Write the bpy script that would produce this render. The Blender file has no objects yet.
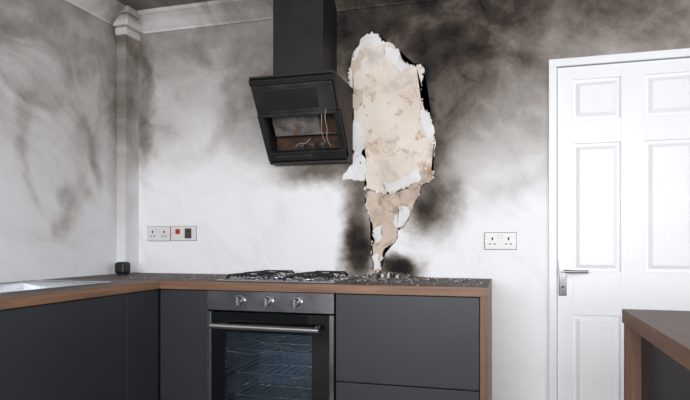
import bpy, bmesh, math, random
from mathutils import Vector, Matrix, noise as mnoise
random.seed(7)
scene=bpy.context.scene
COL=scene.collection

# ---------------------------------------------------------------- helpers
def srgb(r,g,b):
    f=lambda c:(c/255/12.92) if c/255<=0.04045 else ((c/255+0.055)/1.055)**2.4
    return (f(r),f(g),f(b),1)
class NT:
    def __init__(s,name):
        s.m=bpy.data.materials.new(name); s.m.use_nodes=True
        s.t=s.m.node_tree; s.b=s.t.nodes["Principled BSDF"]; s.out=s.t.nodes["Material Output"]
    def n(s,typ,**k):
        x=s.t.nodes.new(typ)
        for a,v in k.items(): setattr(x,a,v)
        return x
    def l(s,a,b): s.t.links.new(a,b)
    def math(s,op,a,b=None,clamp=False):
        x=s.n("ShaderNodeMath",operation=op); x.use_clamp=clamp
        for i,v in enumerate((a,b)):
            if v is None: continue
            if isinstance(v,(int,float)): x.inputs[i].default_value=v
            else: s.l(v,x.inputs[i])
        return x.outputs[0]
    def noise(s,vec,scale,detail=5,rough=.6,dist=0):
        x=s.n("ShaderNodeTexNoise"); x.inputs["Scale"].default_value=scale
        x.inputs["Detail"].default_value=detail; x.inputs["Roughness"].default_value=rough
        x.inputs["Distortion"].default_value=dist
        s.l(vec,x.inputs["Vector"]); return x
    def ramp(s,fac,stops,interp='LINEAR'):
        x=s.n("ShaderNodeValToRGB"); r=x.color_ramp; r.interpolation=interp
        while len(r.elements)<len(stops): r.elements.new(.5)
        for e,(p,c) in zip(r.elements,stops): e.position=p; e.color=c
        s.l(fac,x.inputs[0]); return x.outputs[0]
    def coord(s): return s.n("ShaderNodeTexCoord").outputs["Object"]
    def mix(s,f,a,b,blend='MIX'):
        x=s.n("ShaderNodeMix",data_type='RGBA',blend_type=blend)
        for sock,v in ((x.inputs[0],f),(x.inputs[6],a),(x.inputs[7],b)):
            if isinstance(v,(int,float,tuple)): sock.default_value=v
            else: s.l(v,sock)
        return x.outputs[2]
    def bump(s,h,strength=.2,dist=.01):
        x=s.n("ShaderNodeBump"); x.inputs["Strength"].default_value=strength; x.inputs["Distance"].default_value=dist
        s.l(h,x.inputs["Height"]); s.l(x.outputs[0],s.b.inputs["Normal"])

def simple(name,c,rough=.5,metal=0,var=.12,scale=8,bump=0.0,c2=None,coat=0,spec=.5):
    M=NT(name); co=M.coord(); nz=M.noise(co,scale)
    c=srgb(*c)
    d=srgb(*c2) if c2 else tuple(v*(1-var*2.2) for v in c[:3])+(1,)
    e=c if c2 else tuple(min(1,v*(1+var)) for v in c[:3])+(1,)
    col=M.ramp(nz.outputs[0],[(.3,d),(.68,e)])
    M.l(col,M.b.inputs["Base Color"])
    M.b.inputs["Roughness"].default_value=rough; M.b.inputs["Metallic"].default_value=metal
    M.b.inputs["Coat Weight"].default_value=coat; M.b.inputs["Specular IOR Level"].default_value=spec
    if bump: M.bump(nz.outputs[0],bump)
    return M.m

def finish(me,name,mat,parent,smooth=False):
    ob=bpy.data.objects.new(name,me); COL.objects.link(ob)
    if mat:
        for m in (mat if isinstance(mat,(list,tuple)) else [mat]): me.materials.append(m)
    if smooth:
        for p in me.polygons: p.use_smooth=True
    if parent: ob.parent=parent
    return ob
def empty(name):
    e=bpy.data.objects.new(name,None); e.empty_display_size=.1; COL.objects.link(e); return e
def bm_box(bm,x0,x1,y0,y1,z0,z1,bev=0,seg=2,mi=0):
    vs=[bm.verts.new((x,y,z)) for x in (x0,x1) for y in (y0,y1) for z in (z0,z1)]
    fs=[bm.faces.new([vs[i] for i in q]) for q in ((0,1,3,2),(4,6,7,5),(0,4,5,1),(2,3,7,6),(0,2,6,4),(1,5,7,3))]
    for f in fs: f.material_index=mi
    if bev:
        es=list({e for f in fs for e in f.edges})
        bmesh.ops.bevel(bm,geom=es,offset=bev,segments=seg,affect='EDGES',profile=.5)
    return vs
def boxes(name,lst,mat,parent=None,bev=0):
    bm=bmesh.new()
    for b in lst: bm_box(bm,*b[:6],bev=bev)
    bmesh.ops.recalc_face_normals(bm,faces=bm.faces)
    me=bpy.data.meshes.new(name); bm.to_mesh(me); bm.free()
    return finish(me,name,mat,parent)
def box(name,x0,x1,y0,y1,z0,z1,mat,parent=None,bev=0): return boxes(name,[(x0,x1,y0,y1,z0,z1)],mat,parent,bev)
def cyl(name,p0,p1,r0,mat,parent=None,r1=None,seg=32,bev=0):
    p0=Vector(p0);p1=Vector(p1);d=p1-p0
    bm=bmesh.new()
    bmesh.ops.create_cone(bm,cap_ends=True,segments=seg,radius1=r0,radius2=r0 if r1 is None else r1,depth=d.length)
    if bev:
        es=[e for e in bm.edges if abs(e.verts[0].co.z-e.verts[1].co.z)<1e-6]
        bmesh.ops.bevel(bm,geom=es,offset=bev,segments=2,affect='EDGES')
    q=d.to_track_quat('Z','Y').to_matrix().to_4x4()
    bmesh.ops.transform(bm,matrix=Matrix.Translation((p0+p1)/2)@q,verts=bm.verts)
    me=bpy.data.meshes.new(name); bm.to_mesh(me); bm.free()
    ob=finish(me,name,mat,parent)
    for p in me.polygons: p.use_smooth=len(p.vertices)==4
    return ob
def tube(name,paths,r,mat,parent=None,res=3,bez=False):
    cu=bpy.data.curves.new(name,'CURVE'); cu.dimensions='3D'; cu.bevel_depth=r; cu.bevel_resolution=res; cu.use_fill_caps=True
    for pts in paths:
        sp=cu.splines.new('POLY' if not bez else 'NURBS'); sp.points.add(len(pts)-1)
        for i,p in enumerate(pts): sp.points[i].co=(*p,1)
        if bez: sp.use_endpoint_u=True; sp.order_u=3
    ob=bpy.data.objects.new(name,cu); COL.objects.link(ob); cu.materials.append(mat)
    if parent: ob.parent=parent
    return ob
def prism(name,prof,axis,a0,a1,mat,parent=None):
    bm=bmesh.new()
    f=(lambda a,u,z:(a,u,z)) if axis=='X' else (lambda a,u,z:(u,a,z))
    A=[bm.verts.new(f(a0,u,z)) for u,z in prof]; B=[bm.verts.new(f(a1,u,z)) for u,z in prof]
    n=len(prof)
    bm.faces.new(A); bm.faces.new(B[::-1])
    for i in range(n): bm.faces.new((A[i],B[i],B[(i+1)%n],A[(i+1)%n]))
    bmesh.ops.recalc_face_normals(bm,faces=bm.faces)
    me=bpy.data.meshes.new(name); bm.to_mesh(me); bm.free()
    return finish(me,name,mat,parent)

# ---------------------------------------------------------------- sooty painted wall
def soot_wall(name,blobs,axis,grad,wipes=(),wash=.22,base=(232,232,234),warp=.34,streak=.10):
    """axis: which object coordinate is the horizontal one (0=X,1=Y)"""
    M=NT(name); co=M.coord()
    sep=M.n("ShaderNodeSeparateXYZ"); M.l(co,sep.inputs[0])
    cmb=M.n("ShaderNodeCombineXYZ"); M.l(sep.outputs[axis],cmb.inputs[0]); M.l(sep.outputs[2],cmb.inputs[1])
    p=cmb.outputs[0]
    def warped(vec,scale,amount,detail=5):
        n1=M.noise(vec,scale,detail,.6,.2)
        d=M.n("ShaderNodeVectorMath",operation='SUBTRACT'); M.l(n1.outputs["Color"],d.inputs[0]); d.inputs[1].default_value=(.5,.5,.5)
        sc=M.n("ShaderNodeVectorMath",operation='SCALE'); M.l(d.outputs[0],sc.inputs[0]); sc.inputs["Scale"].default_value=amount
        ad=M.n("ShaderNodeVectorMath",operation='ADD'); M.l(vec,ad.inputs[0]); M.l(sc.outputs[0],ad.inputs[1])
        return ad.outputs[0]
    pd=warped(p,2.6,warp,7)
    pt=warped(p,9,.12,7)   # tight warp for crisp scorches
    sz=M.n("ShaderNodeSeparateXYZ"); M.l(pd,sz.inputs[0])
    mr=M.n("ShaderNodeMapRange",interpolation_type='SMOOTHSTEP'); M.l(sz.outputs[1],mr.inputs[0])
    mr.inputs[1].default_value=grad[0]; mr.inputs[2].default_value=grad[1]; mr.inputs[3].default_value=0; mr.inputs[4].default_value=grad[2]
    acc=mr.outputs[0]
    def blob(vec,cx,cz,rx,rz,st,ang=0,soft=.05):
        s=M.n("ShaderNodeVectorMath",operation='SUBTRACT'); M.l(vec,s.inputs[0]); s.inputs[1].default_value=(cx,cz,0)
        v=s.outputs[0]
        if ang:
            ro=M.n("ShaderNodeVectorRotate",rotation_type='Z_AXIS'); M.l(v,ro.inputs["Vector"]); ro.inputs["Angle"].default_value=-ang; v=ro.outputs[0]
        m=M.n("ShaderNodeVectorMath",operation='MULTIPLY'); M.l(v,m.inputs[0]); m.inputs[1].default_value=(1/rx,1/rz,0)
        L=M.n("ShaderNodeVectorMath",operation='LENGTH'); M.l(m.outputs[0],L.inputs[0])
        r=M.n("ShaderNodeMapRange",interpolation_type='SMOOTHSTEP'); M.l(L.outputs["Value"],r.inputs[0])
        r.inputs[1].default_value=1.15; r.inputs[2].default_value=soft; r.inputs[3].default_value=0; r.inputs[4].default_value=abs(st)
        return r.outputs[0],L.outputs["Value"]
    for b in blobs:
        tight=len(b)>5 and b[-1]=='t'
        bb=b[:-1] if tight else b
        r,_=blob(pt if tight else pd,*bb)
        if b[4]<0: acc=M.math('MULTIPLY',acc,M.math('SUBTRACT',1,r))
        else: acc=M.math('SUBTRACT',M.math('ADD',acc,r),M.math('MULTIPLY',acc,r))
    n2=M.noise(warped(p,1.3,.7,3),1.9,9,.62,.5)
    mot=M.math('MULTIPLY',M.math('SUBTRACT',n2.outputs[0],.5),wash*3)
    acc=M.math('ADD',acc,M.math('MULTIPLY',mot,M.math('ADD',acc,.22)))
    # finer patchiness inside the dark plume
    n6=M.noise(warped(p,4,.2,4),7,7,.65,.2)
    acc=M.math('ADD',acc,M.math('MULTIPLY',M.math('MULTIPLY',M.math('SUBTRACT',n6.outputs[0],.5),.75),acc))
    ps=warped(p,1.0,1.1,2)
    rt=M.n("ShaderNodeVectorRotate",rotation_type='Z_AXIS'); M.l(ps,rt.inputs["Vector"]); rt.inputs["Angle"].default_value=.7
    mp=M.n("ShaderNodeMapping"); mp.inputs["Scale"].default_value=(1.1,8,1); M.l(rt.outputs[0],mp.inputs[0])
    ns=M.noise(mp.outputs[0],1.2,5,.6)
    mask=M.ramp(M.noise(p,1.9,3,.5).outputs[0],[(.42,(0,0,0,1)),(.62,(1,1,1,1))])
    acc=M.math('ADD',acc,M.math('MULTIPLY',M.math('SUBTRACT',ns.outputs[0],.49),M.math('MULTIPLY',M.math('ADD',mask,.15),streak*3)))
    pw=warped(p,1.3,.30,4)
    for (cx,cz,rx,rz,ang,st,wd) in wipes:
        r,L=blob(pw,cx,cz,rx,rz,1,ang,.35)
        band=M.n("ShaderNodeMapRange",interpolation_type='SMOOTHSTEP'); M.l(M.math('ABSOLUTE',M.math('SUBTRACT',L,.85)),band.inputs[0])
        band.inputs[1].default_value=wd; band.inputs[2].default_value=0; band.inputs[3].default_value=0; band.inputs[4].default_value=st
        mk=M.ramp(M.noise(pw,1.7,4,.6).outputs[0],[(.40,(0,0,0,1)),(.60,(1,1,1,1))])
        acc=M.math('ADD',acc,M.math('MULTIPLY',band.outputs[0],mk))
    n3=M.noise(p,70,3,.6)
    acc=M.math('ADD',acc,M.math('MULTIPLY',M.math('SUBTRACT',n3.outputs[0],.5),.05),clamp=True)
    col=M.ramp(acc,[(0,srgb(*base)),(.2,srgb(202,199,197)),(.42,srgb(154,148,143)),(.62,srgb(110,102,95)),(.82,srgb(60,52,46)),(1,srgb(20,17,16))])
    M.l(col,M.b.inputs["Base Color"]); M.b.inputs["Roughness"].default_value=.75
    M.b.inputs["Specular IOR Level"].default_value=.25
    M.bump(M.noise(p,25,4).outputs[0],.06)
    return M.m

m_wall_back=soot_wall("sooty_wall_paint_back",[
    (-.40,2.45,1.25,.85,.42),
    (-.84,2.30,.24,.46,.95),(-.60,2.42,.34,.24,.90),(-.42,2.25,.38,.50,.40),
    (-.33,1.92,.30,.66,.46),(-.40,1.30,.20,.25,.60),(-.43,1.58,.17,.32,.45),
    (-.82,1.14,.13,.34,.88),(-.57,.97,.18,.10,.95),(-.76,1.42,.16,.28,.50),
    (-.80,1.06,.09,.24,.92,'t'),(-.58,.95,.16,.07,.95,'t'),(-.44,1.27,.09,.16,.55,'t'),(-.83,1.95,.05,.42,.6,'t'),(-.43,1.95,.05,.45,.55,'t'),
    (-1.42,1.92,.26,.40,.36),(-1.02,1.50,.42,.12,.60),
    (.35,2.45,1.3,.65,.46),(-.02,1.70,.55,.5,.24),
    (-2.17,1.95,.07,.60,.34),(-2.05,1.75,.22,.18,.12),
    (-1.8,1.2,.6,.45,-.75),(.05,1.12,.45,.35,-.6)],0,(1.28,2.6,.50),
    wipes=[(-1.93,1.95,.36,.42,.5,.16,.22),(-.10,1.72,.46,.42,-.4,.14,.22)],wash=.22,base=(238,238,241))
m_wall_left=soot_wall("sooty_wall_paint_left",[
    (-.12,1.9,.16,.9,.30),(-1.0,2.45,1.0,.4,.2),(-.50,1.30,.10,.26,.26,-.5),(-.42,1.6,.22,.4,.12)],1,(.9,2.7,.46),
    wipes=[(-.55,1.48,.30,.46,.4,.18,.22),(-.75,1.62,.55,.62,-.4,.12,.14)],wash=.22,base=(222,223,227),streak=.15)
m_wall_plain=simple("smoke_tinted_paint",(220,219,220),.8,var=.05,scale=2)
m_ceil=soot_wall("sooty_ceiling_paint",[],0,(-1,5,1.0),wash=.45)
m_cornice=soot_wall("sooty_cornice_paint",[(-.65,2.42,.75,.6,.97),(-1.35,2.42,.4,.5,.3),(-2.22,2.5,.15,.12,.3)],0,(2.0,2.9,.6),wash=.5,base=(200,198,196))
m_cornice_l=soot_wall("sooty_cornice_left_paint",[(-.1,2.48,.2,.2,.5)],1,(2.0,2.9,.6),wash=.5,base=(200,198,196))

def plaster(name,a,b,stain,dark,amt=.7,sd=.62,grey=0,greyc=(168,160,152)):
    M=NT(name); co=M.coord()
    n=M.noise(co,4,8,.65,.2); c=M.ramp(n.outputs[0],[(.32,srgb(*b)),(.58,srgb(*a))])
    n2=M.noise(co,6.5,8,.72,.3); st=M.ramp(n2.outputs[0],[(sd-.03,(0,0,0,1)),(sd+.04,(1,1,1,1))])
    c=M.mix(M.math('MULTIPLY',st,amt),c,srgb(*stain))
    if grey:
        n5=M.noise(co,3.1,7,.7,.4); gf=M.ramp(n5.outputs[0],[(.52,(0,0,0,1)),(.64,(1,1,1,1))])
        c=M.mix(M.math('MULTIPLY',gf,grey),c,srgb(*greyc))
    n3=M.noise(co,16,6,.7,.2); dk=M.ramp(n3.outputs[0],[(.62,(0,0,0,1)),(.70,(1,1,1,1))])
    c=M.mix(M.math('MULTIPLY',dk,.6),c,srgb(*dark))
    M.l(c,M.b.inputs["Base Color"]); M.b.inputs["Roughness"].default_value=.9
    M.bump(n3.outputs[0],.4,.006); return M.m
m_plaster=plaster("bare_plaster",(228,218,208),(210,196,182),(182,148,118),(140,118,100),.8,.58,.6)
m_plaster2=plaster("bare_plaster_scorched",(212,196,182),(188,168,152),(150,120,98),(92,76,66),.75,.56,.5,(140,126,116))
m_flake=plaster("paint_flake_white",(230,229,230),(206,204,203),(184,174,164),(150,142,134))
m_flaked=simple("sooty_flake",(150,140,130),.9,c2=(60,50,44),scale=14)
m_char=simple("charred_paper",(46,38,33),.9,var=.3,scale=30,bump=.3)

m_cab=simple("anthracite_laminate",(44,46,51),.45,var=.04,scale=3)
m_carc=simple("cabinet_carcass",(26,27,29),.6,var=.05)
def wood(name,a,b,soot,axis,sootc=(40,35,34),rough=.5):
    M=NT(name); co=M.coord()
    mp=M.n("ShaderNodeMapping"); mp.inputs["Scale"].default_value={'X':(1.2,22,22),'Y':(22,1.2,22),'Z':(22,22,1.2)}[axis]; M.l(co,mp.inputs[0])
    n=M.noise(mp.outputs[0],2.2,6,.6,.6); c=M.ramp(n.outputs[0],[(.3,srgb(*b)),(.7,srgb(*a))])
    if soot>0:
        n2=M.noise(co,5,7,.65,.5)
        f=M.ramp(n2.outputs[0],[(.36,(soot*.35,)*3+(1,)),(.62,(soot,)*3+(1,))])
        c=M.mix(f,c,srgb(*sootc))
        n4=M.noise(co,90,3,.6)
        g=M.ramp(n4.outputs[0],[(.60,(0,0,0,1)),(.70,(1,1,1,1))])
        c=M.mix(M.math('MULTIPLY',g,.4),c,srgb(138,132,127))
    M.l(c,M.b.inputs["Base Color"]); M.b.inputs["Roughness"].default_value=rough
    return M.m
m_woodx=wood("walnut_edge_x",(142,106,82),(100,70,52),0,'X')
m_woody=wood("walnut_edge_y",(144,108,85),(100,72,55),0,'Y')
m_woodz=wood("walnut_panel",(132,96,74),(88,60,45),0,'Z')
m_top=wood("sooty_worktop",(114,88,75),(84,63,53),.85,'X',(48,43,43),.6)
m_topy=wood("sooty_worktop_left",(128,101,86),(92,70,59),.6,'Y',(66,59,58))
m_topi=wood("walnut_worktop_island",(120,95,84),(88,68,59),.45,'Y',(70,62,61))
m_black=simple("blackened_steel",(34,34,36),.55,.15,c2=(18,18,19),scale=7)
m_iron=simple("cast_iron",(26,26,28),.5,.2,var=.3,scale=20)
m_blackm=simple("black_plastic",(20,20,22),.45,var=.1)
m_hoodp=simple("hood_panel_scorched",(66,65,67),.5,.25,c2=(26,25,26),scale=6)
m_burn=plaster("sooted_filter_panel",(138,133,130),(52,48,46),(96,66,46),(24,21,20),.85,.56)
m_rust=simple("heat_rusted_steel",(92,62,44),.75,.2,c2=(20,17,16),scale=11,bump=.3)
m_rustd=simple("sooty_hood_side",(66,50,42),.7,.2,c2=(20,19,19),scale=7,bump=.2)
m_steel=simple("brushed_steel",(200,202,206),.25,1,var=.05,scale=20)
m_steeld=simple("smoked_steel",(128,128,132),.34,.9,c2=(90,89,92),scale=5)
m_chrome=simple("chrome",(215,215,220),.15,1,var=.03)
m_lever=simple("satin_nickel_handle",(150,150,154),.3,1,var=.05)
m_white=simple("white_gloss_paint",(234,235,238),.3,var=.015,scale=2)
m_plug=simple("white_plastic",(222,220,220),.35,var=.02)
m_red=simple("red_plastic",(178,40,32),.4,var=.05)
m_floor=simple("grey_floor_tile",(150,146,142),.4,var=.1,scale=4)
m_enam=simple("oven_enamel",(104,122,138),.45,var=.25,scale=4)
m_wire=simple("white_cable",(150,145,140),.5,var=.2)
G=NT("oven_door_glass"); G.t.nodes.remove(G.b)
tr=G.n("ShaderNodeBsdfTransparent"); tr.inputs[0].default_value=(.78,.85,.91,1)
gl=G.n("ShaderNodeBsdfGlossy"); gl.inputs[0].default_value=(.8,.88,.95,1); gl.inputs["Roughness"].default_value=.05
fr=G.n("ShaderNodeFresnel"); fr.inputs[0].default_value=1.6
mx=G.n("ShaderNodeMixShader"); G.l(fr.outputs[0],mx.inputs[0]); G.l(tr.outputs[0],mx.inputs[1]); G.l(gl.outputs[0],mx.inputs[2])
df=G.n("ShaderNodeBsdfDiffuse"); df.inputs[0].default_value=srgb(70,76,82)
gco=G.coord(); gn=G.noise(gco,7,7,.7,.8); gf=G.ramp(gn.outputs[0],[(.40,(.04,.04,.04,1)),(.75,(.40,.40,.40,1))])
mx2=G.n("ShaderNodeMixShader"); G.l(gf,mx2.inputs[0]); G.l(mx.outputs[0],mx2.inputs[1]); G.l(df.outputs[0],mx2.inputs[2])
G.l(mx2.outputs[0],G.out.inputs[0])
m_glass=G.m
m_blackglass=simple("black_oven_glass",(12,13,15),.08,var=.05,coat=.5)

# ---------------------------------------------------------------- room shell
XL,XR,YF,H=-2.276,2.3,-4.7,2.49
GP=.004
DX0,DX1,DZ=.200,.952,2.006
boxes("wall_back",[(XL-.1,DX0,0,.12,0,H),(DX0,DX1,0,.12,DZ,H),(DX1,XR+.1,0,.12,0,H)],m_wall_back)
box("wall_left",XL-.1,XL,YF,0,0,H,m_wall_left)
boxes("wall_right",[(XR,XR+.1,YF,-3.6,0,H),(XR,XR+.1,-1.6,0,0,H),(XR,XR+.1,-3.6,-1.6,0,.95),(XR,XR+.1,-3.6,-1.6,2.2,H)],m_wall_plain)
boxes("wall_front",[(XL-.1,-1.7,YF-.1,YF,0,H),(1.5,XR+.1,YF-.1,YF,0,H),(-1.7,1.5,YF-.1,YF,0,.9),(-1.7,1.5,YF-.1,YF,2.3,H)],m_wall_plain)
box("floor",XL-.1,XR+.1,YF-.1,.12,-.1,0,m_floor)
box("ceiling",XL-.1,XR+.1,YF-.1,.12,H,H+.1,m_ceil)
w=empty("window_1")
boxes("window_1_frame",[(-1.7,-1.64,YF-.08,YF-.02,.9,2.3),(1.44,1.5,YF-.08,YF-.02,.9,2.3),(-.13,-.07,YF-.08,YF-.02,.96,2.24),(-1.64,1.44,YF-.08,YF-.02,.9,.96),(-1.64,1.44,YF-.08,YF-.02,2.24,2.3)],m_white,w,.004)
w=empty("window_2")
boxes("window_2_frame",[(XR+.02,XR+.08,-3.6,-3.54,.95,2.2),(XR+.02,XR+.08,-1.66,-1.6,.95,2.2),(XR+.02,XR+.08,-3.54,-1.66,.95,1.01),(XR+.02,XR+.08,-3.54,-1.66,2.14,2.2)],m_white,w,.004)
prof=[(0,2.385),(.010,2.385),(.012,2.396),(.030,2.412),(.055,2.440),(.085,2.462),(.100,2.470),(.102,H),(0,H)]
prism("trim_1",[(-a,b) for a,b in prof],'X',XL,-1.209,m_cornice)
prism("trim_2",[(-a,b) for a,b in prof],'X',-.927,XR,m_cornice)
prism("trim_3",[(XL+a,b) for a,b in prof],'Y',YF,0,m_cornice_l)
p=empty("trim_4")
box("boxing",XL,-2.212,-.13,0,.912,2.36,m_wall_left,p,.003)
boxes("boxing_capital",[(XL,-2.196,-.146,0,2.34,2.385),(XL,-2.168,-.174,0,2.385,2.45),(XL,-2.150,-.19,0,2.45,H)],m_cornice,p,.008)

# ---------------------------------------------------------------- door
d=empty("door_1")
boxes("door_frame",[(DX0-.012,DX0+.026,-.014,.10,0,DZ-.026),(DX1-.026,DX1+.012,-.014,.10,0,DZ-.026),(DX0-.012,DX1+.012,-.014,.10,DZ-.026,DZ+.012)],m_white,d,.003)
lx0,lx1,lz1=DX0+.030,DX1-.030,DZ-.030
bm=bmesh.new()
bm_box(bm,lx0,lx1,.012,.045,.005,lz1)
xs=[lx0,.303,.521,.631,.849,lx1]
zs=[.005,.22,.735,.955,1.590,1.710,1.910,lz1]
for (a,b) in ((xs[0],xs[1]),(xs[2],xs[3]),(xs[4],xs[5])): bm_box(bm,a,b,.000,.013,zs[0],zs[7],.003)
for (a,b) in ((0,1),(2,3),(4,5),(6,7)):
    for (c,e) in ((xs[1],xs[2]),(xs[3],xs[4])): bm_box(bm,c-.002,e+.002,.0004,.013,zs[a],zs[b],.003)
for (a,b) in ((1,2),(3,4),(5,6)):
    for (c,e) in ((xs[1],xs[2]),(xs[3],xs[4])):
        g=.032
        lo=[bm.verts.new(v) for v in ((c+.014,.0115,zs[a]+.014),(e-.014,.0115,zs[a]+.014),(e-.014,.0115,zs[b]-.014),(c+.014,.0115,zs[b]-.014))]
        hi=[bm.verts.new(v) for v in ((c+g,.001,zs[a]+g),(e-g,.001,zs[a]+g),(e-g,.001,zs[b]-g),(c+g,.001,zs[b]-g))]
        bm.faces.new(hi)
        for i in range(4): bm.faces.new((lo[i],lo[(i+1)%4],hi[(i+1)%4],hi[i]))
bmesh.ops.recalc_face_normals(bm,faces=bm.faces)
me=bpy.data.meshes.new("door_leaf"); bm.to_mesh(me); bm.free(); finish(me,"door_leaf",m_white,d)
box("handle_plate",.236,.274,-.008,0,.83,1.005,m_chrome,d,.003)
cyl("handle_spindle",(.255,-.006,.955),(.255,-.05,.955),.010,m_lever,d)
tube("handle_lever",[[(.255,-.05,.955),(.275,-.053,.955),(.33,-.053,.953),(.368,-.052,.955)]],.008,m_lever,d,bez=True)
cyl("keyhole",(.255,-.0085,.875),(.255,-.007,.875),.006,m_blackm,d)

# ---------------------------------------------------------------- sockets
m_soot_shadow=simple("soot_and_shadow_plastic",(70,62,58),.5,var=.2,scale=30)  # sooty outlet surround, and the painted shadow rim behind each faceplate
def socket(name,xc,zc,kind,wd=.148):
    e=empty(name); h=.086
    box("faceplate",xc-wd/2,xc+wd/2,-.010,0,zc-h/2,zc+h/2,m_plug,e,.003)
    boxes("painted_shadow_rim",[(xc-wd/2-.002,xc+wd/2+.002,-.003,0,zc-h/2-.002,zc+h/2+.002)],m_soot_shadow,e)  # dark rim standing in for the faceplate's contact shadow
    def outlet(cx):
        boxes("pin_holes",[(cx-.004,cx+.004,-.0112,-.009,zc+.004,zc+.020),(cx-.016,cx-.007,-.0112,-.009,zc-.018,zc-.012),(cx+.007,cx+.016,-.0112,-.009,zc-.018,zc-.012)],m_blackm,e)
    if kind=='double':
        outlet(xc-.040); outlet(xc+.040)
        boxes("rocker_switches",[(xc-.016,xc-.003,-.014,-.009,zc+.012,zc+.032),(xc+.003,xc+.016,-.014,-.009,zc+.012,zc+.032)],m_plug,e,.001)
        boxes("switch_marks",[(xc-.012,xc-.007,-.0145,-.0138,zc+.027,zc+.030),(xc+.007,xc+.012,-.0145,-.0138,zc+.027,zc+.030)],m_red,e)
    else:
        box("cooker_rocker",xc-.050,xc-.022,-.016,-.009,zc-.004,zc+.026,m_red,e,.002)
        box("outlet_surround",xc+.012,xc+.056,-.013,-.009,zc-.030,zc+.030,m_soot_shadow,e,.001)
        boxes("pin_holes",[(xc+.031,xc+.039,-.0142,-.012,zc+.004,zc+.020),(xc+.018,xc+.027,-.0142,-.012,zc-.018,zc-.012),(xc+.043,xc+.052,-.0142,-.012,zc-.018,zc-.012)],m_blackm,e)
    for sx in (-1,1): cyl("screw",(xc+sx*(wd/2-.008),-.0108,zc),(xc+sx*(wd/2-.008),-.009,zc),.003,m_chrome,e,seg=12)
socket("double_socket",-2.068,1.150,'double',.16)
socket("cooker_switch_socket",-1.895,1.152,'cooker',.165)
socket("double_socket",-.047,1.105,'double',.156)

# ---------------------------------------------------------------- base units
TZ,TB=.91,.872
wx=-1.646; ex=-.090
X0=XL+GP
def bm_obj(name,fn,mats,parent):
    bm=bmesh.new(); fn(bm); bmesh.ops.recalc_face_normals(bm,faces=bm.faces)
    me=bpy.data.meshes.new(name); bm.to_mesh(me); bm.free(); return finish(me,name,mats,parent)
ku=empty("base_cabinets")
boxes("carcass_back_run",[(-1.70,-1.40,-.58,-.02,.12,TB-.002),(-.752,ex-.03,-.58,-.02,.12,TB-.002),(-1.40,-.752,-.56,-.02,.12,.25)],m_carc,ku)
boxes("plinth",[(-1.70,ex-.03,-.54,-.52,0,.12)],m_carc,ku)
boxes("fronts_back_run",[(wx-.012,-1.399,-.60,-.581,.125,.866),(-.753,ex-.033,-.60,-.581,.476,.866),(-.753,ex-.033,-.60,-.581,.125,.470)],m_cab,ku,.0015)
box("end_panel",ex-.030,ex,-.605,-.006,0,TB-.001,m_woodz,ku,.001)
kl=empty("sink_base_cabinets")
boxes("carcass_left_run",[(X0,-1.69,-2.8,-.605,.12,.70)],m_carc,kl)
boxes("plinth_left",[(-1.74,-1.72,-2.8,-.605,0,.12)],m_carc,kl)
boxes("fronts_left_run",[(-1.685,-1.664,-.852,-.606,.125,.866),(-1.685,-1.664,-1.80,-.858,.125,.866),(-1.685,-1.664,-2.8,-1.806,.125,.866)],m_cab,kl,.0015)
def slab(lst):
    def fn(bm):
        for b in lst: bm_box(bm,*b)
        for f in bm.faces:
            zc=f.calc_center_median().z
            f.material_index=0 if abs(zc-TZ)<1e-4 else 1
    return fn
bm_obj("worktop",slab([(X0,ex,-.62,-GP,TB,TZ)]),[m_top,m_woodx],None)
sx0,sx1,sy0,sy1=-2.12,-1.80,-.97,-1.40
bm_obj("sink_worktop",slab([(X0,sx0,-2.82,-.621,TB,TZ),(sx1,wx,-2.82,-.621,TB,TZ),(sx0,sx1,sy0,-.621,TB,TZ),(sx0,sx1,-2.82,sy1,TB,TZ)]),[m_topy,m_woody],None)
sk=empty("kitchen_sink")
def sinkfn(bm):
    z=TZ+.004
    A0,A1,Y0,Y1=-2.19,-1.745,-.84,-1.86
    for b in ((A0,sx0,Y1,Y0,TZ,z),(sx1,A1,Y1,Y0,TZ,z),(sx0,sx1,sy0,Y0,TZ,z),(sx0,sx1,Y1,sy1,TZ,z)): bm_box(bm,*b)
    for b in ((A0,A0+.012,Y1,Y0,z,z+.005),(A1-.012,A1,Y1,Y0,z,z+.005),(A0,A1,Y0-.012,Y0,z,z+.005),(A0,A1,Y1,Y1+.012,z,z+.005)): bm_box(bm,*b,bev=.0015)
    r=[(sx0,sy0),(sx1,sy0),(sx1,sy1),(sx0,sy1)]
    top=[bm.verts.new((x,y,z)) for x,y in r]
    cx,cy=(sx0+sx1)/2,(sy0+sy1)/2
    bot=[bm.verts.new((cx+(x-cx)*.9,cy+(y-cy)*.9,.76)) for x,y in r]
    for i in range(4): bm.faces.new((top[i],top[(i+1)%4],bot[(i+1)%4],bot[i]))
    bm.faces.new(bot)
    for k in range(7):
        x=sx0+.02+k*.045; bm_box(bm,x,x+.008,-1.82,-1.47,z,z+.003,bev=.001)
bm_obj("sink_bowl_and_drainer",sinkfn,m_steel,sk)
cyl("sink_drain",(-1.96,-1.22,.761),(-1.96,-1.22,.765),.03,m_chrome,sk)
s=empty("smart_speaker")
box("speaker_body",-2.198,-2.128,-.255,-.185,.914,.985,m_blackm,s,.016)
cyl("speaker_base",(-2.163,-.22,.91),(-2.163,-.22,.917),.028,m_blackm,s)

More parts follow.
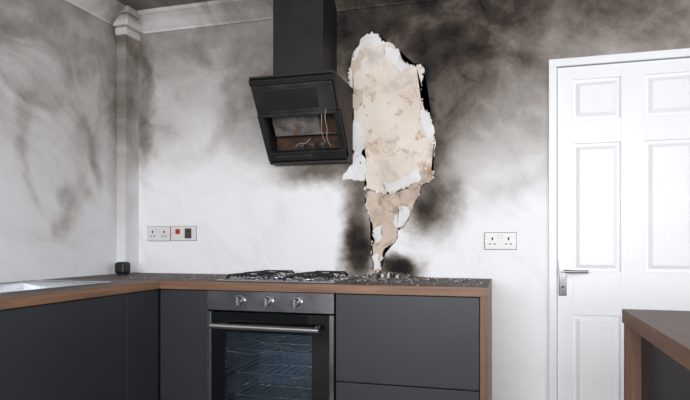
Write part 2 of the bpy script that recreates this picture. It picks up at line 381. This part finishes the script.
# ---------------------------------------------------------------- oven
o=empty("built_in_oven")
ox0,ox1=-1.393,-.759
boxes("oven_cavity",[(ox0+.03,ox1-.03,-.10,-.09,.30,.76),(ox0+.03,ox0+.04,-.57,-.10,.30,.76),(ox1-.04,ox1-.03,-.57,-.10,.30,.76),(ox0+.04,ox1-.04,-.57,-.10,.30,.31),(ox0+.04,ox1-.04,-.57,-.10,.75,.76)],m_enam,o)
box("control_fascia",ox0,ox1,-.612,-.57,.776,.869,m_steeld,o,.002)
wx0,wx1,wz0,wz1=-1.300,-.862,.33,.675
boxes("door_glass_border",[(ox0+.022,wx0,-.612,-.585,.27,.768),(wx1,ox1-.022,-.612,-.585,.27,.768),(wx0,wx1,-.612,-.585,.27,wz0),(wx0,wx1,-.612,-.585,wz1,.768)],m_blackglass,o)
boxes("door_steel_edges",[(ox0,ox0+.0215,-.614,-.585,.27,.770),(ox1-.0215,ox1,-.614,-.585,.27,.770)],m_steeld,o,.002)
bm=bmesh.new(); bm.faces.new([bm.verts.new(v) for v in ((wx0,-.603,wz0),(wx1,-.603,wz0),(wx1,-.603,wz1),(wx0,-.603,wz1))])
me=bpy.data.meshes.new("door_window"); bm.to_mesh(me); bm.free(); finish(me,"door_window",m_glass,o)
tube("oven_handle",[[(-1.345,-.665,.708),(-.812,-.665,.708)]],.0135,m_steel,o,6)
for x in (-1.315,-.842): cyl("handle_post",(x,-.610,.708),(x,-.665,.708),.010,m_steel,o)
for kx in (-1.221,-1.078,-.937):
    cyl("knob_collar",(kx,-.611,.823),(kx,-.618,.823),.030,m_steel,o,bev=.002)
    cyl("knob",(kx,-.617,.823),(kx,-.642,.823),.024,m_steeld,o,.021,bev=.003)
    box("knob_grip",kx-.004,kx+.004,-.648,-.640,.803,.843,m_steel,o,.001)
racks=[]
for z in (.36,.47,.58):
    racks.append([(ox0+.045,-.54,z),(ox1-.045,-.54,z)]); racks.append([(ox0+.045,-.13,z),(ox1-.045,-.13,z)]); racks.append([(ox0+.045,-.33,z),(ox1-.045,-.33,z)])
    for i in range(13):
        x=ox0+.07+i*(ox1-ox0-.14)/12
        racks.append([(x,-.54,z),(x,-.13,z)])
tube("oven_racks",racks,.0034,m_chrome,o,2)
random.seed(5)
cr=[]
def crack(x,z,ang,l,dep=0):
    pts=[(x,-.6035,z)]
    for i in range(int(l/.02)):
        ang+=random.uniform(-.18,.18); x+=.02*math.cos(ang); z+=.02*math.sin(ang)
        if not(wx0+.003<x<wx1-.003 and wz0+.003<z<wz1-.003): break
        pts.append((x,-.6035,z))
        if dep<1 and random.random()<.07: crack(x,z,ang+random.choice((-.8,.8)),l*.5,dep+1)
    if len(pts)>1: cr.append(pts)
for a in (-.35,2.6,-1.1,-2.5): crack(-1.02,.62,a,.35)
tube("pane_cracks",cr,.0005,simple("ash_in_crack",(120,128,134),.6,var=.1),o,1)

# ---------------------------------------------------------------- hob
h=empty("gas_hob")
hx0,hx1,hy0,hy1=-1.375,-.775,-.56,-.06
box("hob_plate",hx0,hx1,hy0,hy1,.910,.916,m_steel,h,.002)
box("hob_well",hx0+.02,hx1-.02,hy0+.02,hy1-.02,.9155,.9175,m_steeld,h)
bs=[(-1.24,-.20,.036),(-1.24,-.43,.028),(-.94,-.20,.028),(-.94,-.43,.048)]
for x,y,r in bs:
    cyl("burner_base",(x,y,.917),(x,y,.928),r*1.15,m_steel,h,r,bev=.002)
    cyl("burner_cap",(x,y,.928),(x,y,.935),r*.9,m_steeld,h,bev=.003)
ang=[0,.05,-.06,.14]
for (x,y,r),an in zip(bs,ang):
    paths=[]
    a=.105; zt=.940
    R=lambda dx,dy,z:(x+dx*math.cos(an)-dy*math.sin(an),y+dx*math.sin(an)+dy*math.cos(an),z)
    for sgn in (-1,1):
        paths.append([R(-a,sgn*a*.92,.918),R(-a*.8,sgn*a*.92,zt),R(a*.8,sgn*a*.92,zt),R(a,sgn*a*.92,.918)])
    for dx,dy in ((1,0),(-1,0),(0,1),(0,-1)):
        paths.append([R(dx*a,dy*a*.92,zt-.004 if dx else zt),R(dx*.03,dy*.03,zt+.003)])
    for sgn in (-1,1): paths.append([R(sgn*a,-a*.6,.918),R(sgn*a,-a*.4,zt-.004),R(sgn*a,a*.4,zt-.004),R(sgn*a,a*.6,.918)])
    tube("pan_support",paths,.0042,m_iron,h,2)
for i in range(4): cyl("hob_knob",(-1.09,-.48+i*.065,.917),(-1.09,-.48+i*.065,.936),.017,m_steel,h,.014,bev=.002)

# ---------------------------------------------------------------- extractor hood (glass gone, cavity open)
e=empty("cooker_hood")
cx0,cx1=-1.2075,-.929
box("chimney_duct",cx0,cx1,-.25,-.001,1.955,H-.001,m_black,e,.002)
hx0,hx1=-1.290,-.835
box("collar",cx0-.012,cx1+.012,-.265,-.001,1.945,1.965,m_black,e,.002)
Yt,Zt,Yb,Zb=-.37,1.930,-.105,1.555
sd=[(-.008,1.947),(Yt,1.947),(Yt,Zt),(Yb,Zb),(Yb+.005,1.535),(-.008,1.535)]
prism("side_plate_left",sd,'X',hx0,hx0+.008,m_black,e)
prism("side_plate_right",sd,'X',hx1-.008,hx1,m_rustd,e)
box("top_plate",hx0+.008,hx1-.008,Yt+.001,-.008,1.938,1.947,m_black,e)
box("bottom_plate",hx0+.008,hx1-.008,Yb+.01,-.008,1.535,1.543,m_black,e)
box("back_plate",hx0+.008,hx1-.008,-.014,-.008,1.543,1.938,m_rust,e)
L=math.hypot(Yb-Yt,Zt-Zb); dv=Vector((0,Yb-Yt,Zb-Zt))/L; nv=Vector((0,dv.z,-dv.y)); 
if nv.y>0: nv=-nv
def slant(name,u0,u1,a0,a1,n0,n1,mat,bev=.002):
    bm=bmesh.new(); bm_box(bm,u0,u1,a0,a1,n0,n1,bev=bev)
    for v in bm.verts:
        u,a,n=v.co; v.co=Vector((u,Yt,Zt))+dv*a+nv*n
    bmesh.ops.recalc_face_normals(bm,faces=bm.faces)
    me=bpy.data.meshes.new(name); bm.to_mesh(me); bm.free(); return finish(me,name,mat,e)
slant("top_rail",hx0,hx1-.0,0,.028,-.02,.012,m_black)
slant("upper_flap",hx0+.012,hx1-.012,.030,.185,-.02,.016,m_hoodp,.004)
slant("flap_inset",hx0+.055,hx1-.10,.050,.160,.014,.021,m_black,.003)
slant("flap_lip",hx0+.02,hx1-.02,.180,.196,-.01,.028,m_hoodp,.003)
slant("frame_left",hx0,hx0+.032,.19,L,-.02,.012,m_black)
slant("frame_right",hx1-.032,hx1,.19,L,-.02,.012,m_black)
slant("frame_bottom",hx0+.0,hx1,L-.050,L,-.02,.013,m_black,.003)
slant("control_strip",hx0+.05,hx0+.26,L-.034,L-.018,.012,.016,m_hoodp,.001)
slant("inner_liner",hx0+.03,hx1-.03,.19,.36,-.105,-.095,m_burn,.001)
slant("filter_bracket",hx1-.15,hx1-.042,.20,.34,-.090,-.075,m_rust,.002)
slant("hanging_filter_strip",hx0+.05,hx0+.22,.20,.225,-.05,-.045,m_iron,.001)
for k in range(3): slant("latch",hx0+.19+k*.06,hx0+.213+k*.06,L-.080,L-.055,-.034,-.012,m_steel,.002)
tube("hanging_wires",[[(-.90,-.27,1.80),(-.905,-.31,1.74),(-.90,-.26,1.68),(-.915,-.24,1.63),(-.90,-.20,1.60)],
   [(-.93,-.27,1.78),(-.925,-.28,1.72),(-.94,-.25,1.67),(-.93,-.21,1.62)],[(-1.0,-.25,1.64),(-1.03,-.23,1.61),(-1.06,-.24,1.625),(-1.09,-.22,1.605)]],.0018,m_wire,e,2,True)

# ---------------------------------------------------------------- peeled paint on the wall
def frac(pts,lev=3,amp=.16):
    for k in range(lev):
        out=[]
        for i,pp in enumerate(pts):
            q=pts[(i+1)%len(pts)]; dx,dy=q[0]-pp[0],q[1]-pp[1]; r=random.uniform(-amp,amp)
            out.append(pp); out.append(((pp[0]+q[0])/2-dy*r,(pp[1]+q[1])/2+dx*r))
        pts=out
    return pts
PX,PZ,S,T=-.882,1.10,.00553,.00545      # patch origin on the wall, survey grid size
def patch(name,pts,t,mat,parent,grow=0,lev=3,amp=.16,y0=.0005):
    pts=frac(pts,lev,amp)
    if grow: 
        n=len(pts); g=[]
        for i,(a,b) in enumerate(pts):
            p0=pts[i-3];p1=pts[(i+3)%n]; dx,dy=p1[0]-p0[0],p1[1]-p0[1]; l=math.hypot(dx,dy)+1e-6
            gg=grow*(1+1.6*mnoise.noise(Vector((a*.12,b*.12,3))))
            g.append((a-dy/l*gg,b+dx/l*gg))
        pts=g
    bm=bmesh.new()
    fr=[bm.verts.new((PX+a*S,-(t+y0),PZ+b*T)) for a,b in pts]
    bk=[bm.verts.new((PX+a*S,-y0,PZ+b*T)) for a,b in pts]
    n=len(pts)
    bm.faces.new(fr)
    for i in range(n): bm.faces.new((fr[i],bk[i],bk[(i+1)%n],fr[(i+1)%n]))
    bmesh.ops.triangulate(bm,faces=[f for f in bm.faces if len(f.verts)>4])
    bmesh.ops.recalc_face_normals(bm,faces=bm.faces)
    me=bpy.data.meshes.new(name); bm.to_mesh(me); bm.free(); return finish(me,name,mat,parent)
pe=empty("peeled_plaster_patch")
def C(l): return [(a-345,242-b) for a,b in l]
main=C([(371,32),(379,33),(384,42),(392,44),(400,51),(404,62),(413,69),(421,67),(425,74),(422,86),(422,96),(424,108),(431,120),(433,135),(435,150),(433,165),(434,178),(423,186),(405,190),(386,194),(374,190),(366,188),(367,180),(363,165),(356,150),(353,125),(353,105),(350,88),(349,70),(353,52),(362,44)])
low=C([(374,188),(390,192),(408,188),(422,184),(421,196),(414,207),(409,220),(399,230),(397,240),(386,248),(383,260),(381,272),(374,271),(372,250),(374,235),(370,215),(366,196)])
random.seed(11); patch("scorched_edge_outer",main,.0009,m_char,pe,grow=.7,amp=.15)
random.seed(11); patch("torn_paint_rim",main,.0024,m_flaked,pe,grow=.5,amp=.15)
random.seed(4); patch("lower_scorched_rim",low,.0012,m_flaked,pe,grow=.6,amp=.14)
random.seed(4); patch("lower_plaster",low,.0022,m_plaster2,pe,amp=.14)
random.seed(11); patch("bare_plaster",main,.0034,m_plaster,pe,amp=.15)
for i,(pl,mt) in enumerate([
  (C([(354,118),(362,122),(366,140),(362,152),(368,165),(366,180),(352,178),(340,180),(344,172),(353,163),(355,150),(352,135)]),m_flake),
  (C([(400,206),(411,210),(408,220),(398,228),(394,222),(399,214)]),m_flake),
  (C([(376,228),(384,226),(383,238),(376,244)]),m_flake),
  (C([(373,256),(380,254),(381,269),(374,270)]),m_flake),
  (C([(365,88),(356,86),(351,95),(353,106),(358,110),(364,100)]),m_plaster2),
  (C([(354,54),(360,46),(366,52),(362,66),(356,72),(352,66)]),m_plaster2),
  (C([(404,178),(432,172),(433,180),(421,188),(406,188)]),m_plaster2),
  (C([(368,32),(379,34),(384,44),(376,46),(368,42),(360,48),(355,58),(352,56),(359,44)]),m_flake),
  (C([(384,182),(404,178),(420,170),(422,180),(406,188),(388,192)]),m_flake),
  (C([(388,46),(399,52),(403,63),(410,70),(402,74),(394,64),(386,56)]),m_flake),
  (C([(422,110),(431,122),(433,140),(426,138),(421,124)]),m_flake)]):
    patch("loose_paint_flake_%d"%i,pl,.0012+.0002*i,mt,pe,y0=.0039,lev=3,amp=.16)
def curls(name,pts,n,mat,smin,smax):
    bm=bmesh.new()
    for k in range(n):
        i=random.randrange(len(pts)); a,b=pts[i]; q=pts[(i+1)%len(pts)]; t=random.random()
        x=PX+(a+(q[0]-a)*t)*S; z=PZ+(b+(q[1]-b)*t)*T
        s=random.uniform(smin,smax); ang=random.uniform(0,6.28)
        ring=[]
        m=6
        for j in range(m):
            th=ang+j/m*6.28; r=s*random.uniform(.4,1.1)
            ring.append(bm.verts.new((x+r*math.cos(th),-.0045-max(0,math.cos(th-ang))*s*.5,z+r*math.sin(th)*1.4)))
        c=bm.verts.new((x,-.0050,z))
        for j in range(m): bm.faces.new((c,ring[j],ring[(j+1)%m]))
    me=bpy.data.meshes.new(name); bm.to_mesh(me); bm.free(); finish(me,name,mat,pe)
curls("curled_flakes_white",main+low,60,m_flake,.003,.010)
curls("curled_flakes_brown",main+low+low,60,m_char,.003,.009)

# ---------------------------------------------------------------- debris
def deb(bm,x,y,s,mi,base=TZ,h=None):
    m=random.choice((4,5,6)); ang=random.uniform(0,6.28); hh=h or s*random.uniform(.1,.4)
    tz=random.uniform(-.3,.3)
    A=[];B=[]
    for j in range(m):
        th=ang+j/m*6.28; r=s*random.uniform(.5,1)
        px,py=x+r*math.cos(th),min(y+r*math.sin(th),-.008)
        A.append(bm.verts.new((px,py,base))); B.append(bm.verts.new((px,py,base+hh*(1+tz*math.cos(th)))))
    f1=bm.faces.new(A[::-1]); f2=bm.faces.new(B); f1.material_index=f2.material_index=mi
    for j in range(m):
        f=bm.faces.new((A[j],A[(j+1)%m],B[(j+1)%m],B[j])); f.material_index=mi
m_ash=simple("ash_grey",(120,117,115),.9,var=.25,scale=30)
m_moss=simple("yellowed_ash",(150,146,120),.9,var=.25,scale=30)
dm=[m_flake,m_ash,m_moss,m_char]
bm=bmesh.new()
for k in range(3000):
    x=random.gauss(-.60,.18); y=-abs(random.gauss(.02,.20))-.012
    if y<-.57 or x<-.762 or x>-.12: continue
    deb(bm,x,y,random.uniform(.002,.007),random.choice((0,1,1,1,2,3,3,3,3)))
for k in range(480):
    x=random.gauss(-.60,.10); y=-random.uniform(.014,.09)
    if x<-.755: continue
    hm=.026*math.exp(-((x+.62)/.12)**2)+.003
    deb(bm,x,y,random.uniform(.004,.011),random.choice((0,1,1,2,3,3)),h=hm*random.uniform(.4,1))
for k in range(900):
    x=random.uniform(-2.0,-.12); y=random.uniform(-.60,-.02)
    if -1.39<x<-.76: continue
    deb(bm,x,y,random.uniform(.0015,.0045),random.choice((0,1,3,3)))
me=bpy.data.meshes.new("plaster_debris"); bm.to_mesh(me); bm.free(); finish(me,"plaster_debris",dm,None)
bm=bmesh.new()
for k in range(800): deb(bm,min(random.uniform(-1.35,-.74),-.785-random.random()*.01),random.uniform(-.53,-.08),random.uniform(.002,.011),random.choice((0,0,1,1,1,3,3)),base=.9175)
me=bpy.data.meshes.new("hob_debris"); bm.to_mesh(me); bm.free(); finish(me,"hob_debris",dm,h)

# ---------------------------------------------------------------- island
k=empty("kitchen_island")
ix,iy0,iy1,ixr=.306,-1.29,-2.75,1.15
bm_obj("island_worktop",slab([(ix,ixr,iy1,iy0,TB,TZ)]),[m_topi,m_woody],k)
box("island_end_panel",ix+.004,ixr-.004,iy0-.034,iy0-.004,0,TB,m_woodz,k,.001)
box("island_carcass",ix+.062,ixr-.02,iy1+.04,iy0-.036,.1,TB-.002,m_carc,k)
boxes("island_fronts",[(ix+.042,ix+.0605,-1.93,-1.328,.11,TB-.004),(ix+.042,ix+.0605,-2.70,-1.934,.11,TB-.004)],m_cab,k,.001)
box("island_plinth",ix+.10,ixr-.05,iy1+.06,iy0-.05,0,.1,m_carc,k)

# ---------------------------------------------------------------- light
def area(name,loc,rot,sx,sy,p,c):
    l=bpy.data.lights.new(name,'AREA'); l.shape='RECTANGLE'; l.size=sx; l.size_y=sy; l.energy=p; l.color=c
    ob=bpy.data.objects.new(name,l); ob.location=loc; ob.rotation_euler=rot; COL.objects.link(ob)
area("window_daylight",(-.1,YF-.12,1.6),(math.radians(90),0,0),3.1,1.35,152,(.97,.985,1))
area("window_daylight_side",(XR+.12,-2.6,1.57),(math.radians(90),0,math.radians(90)),1.9,1.2,60,(.98,.99,1))
W=bpy.data.worlds.new("sky"); scene.world=W; W.use_nodes=True
W.node_tree.nodes["Background"].inputs[0].default_value=(.8,.88,1,1); W.node_tree.nodes["Background"].inputs[1].default_value=.9
scene.view_settings.view_transform='Standard'
scene.view_settings.look='None'

cam=bpy.data.cameras.new("camera"); co=bpy.data.objects.new("camera",cam); COL.objects.link(co)
co.location=(0,-3.076,1.10); co.rotation_euler=(math.radians(90),0,math.radians(16.0))
cam.sensor_width=36; cam.lens=575/690*36; cam.shift_y=42/690; cam.clip_start=.02
scene.camera=co
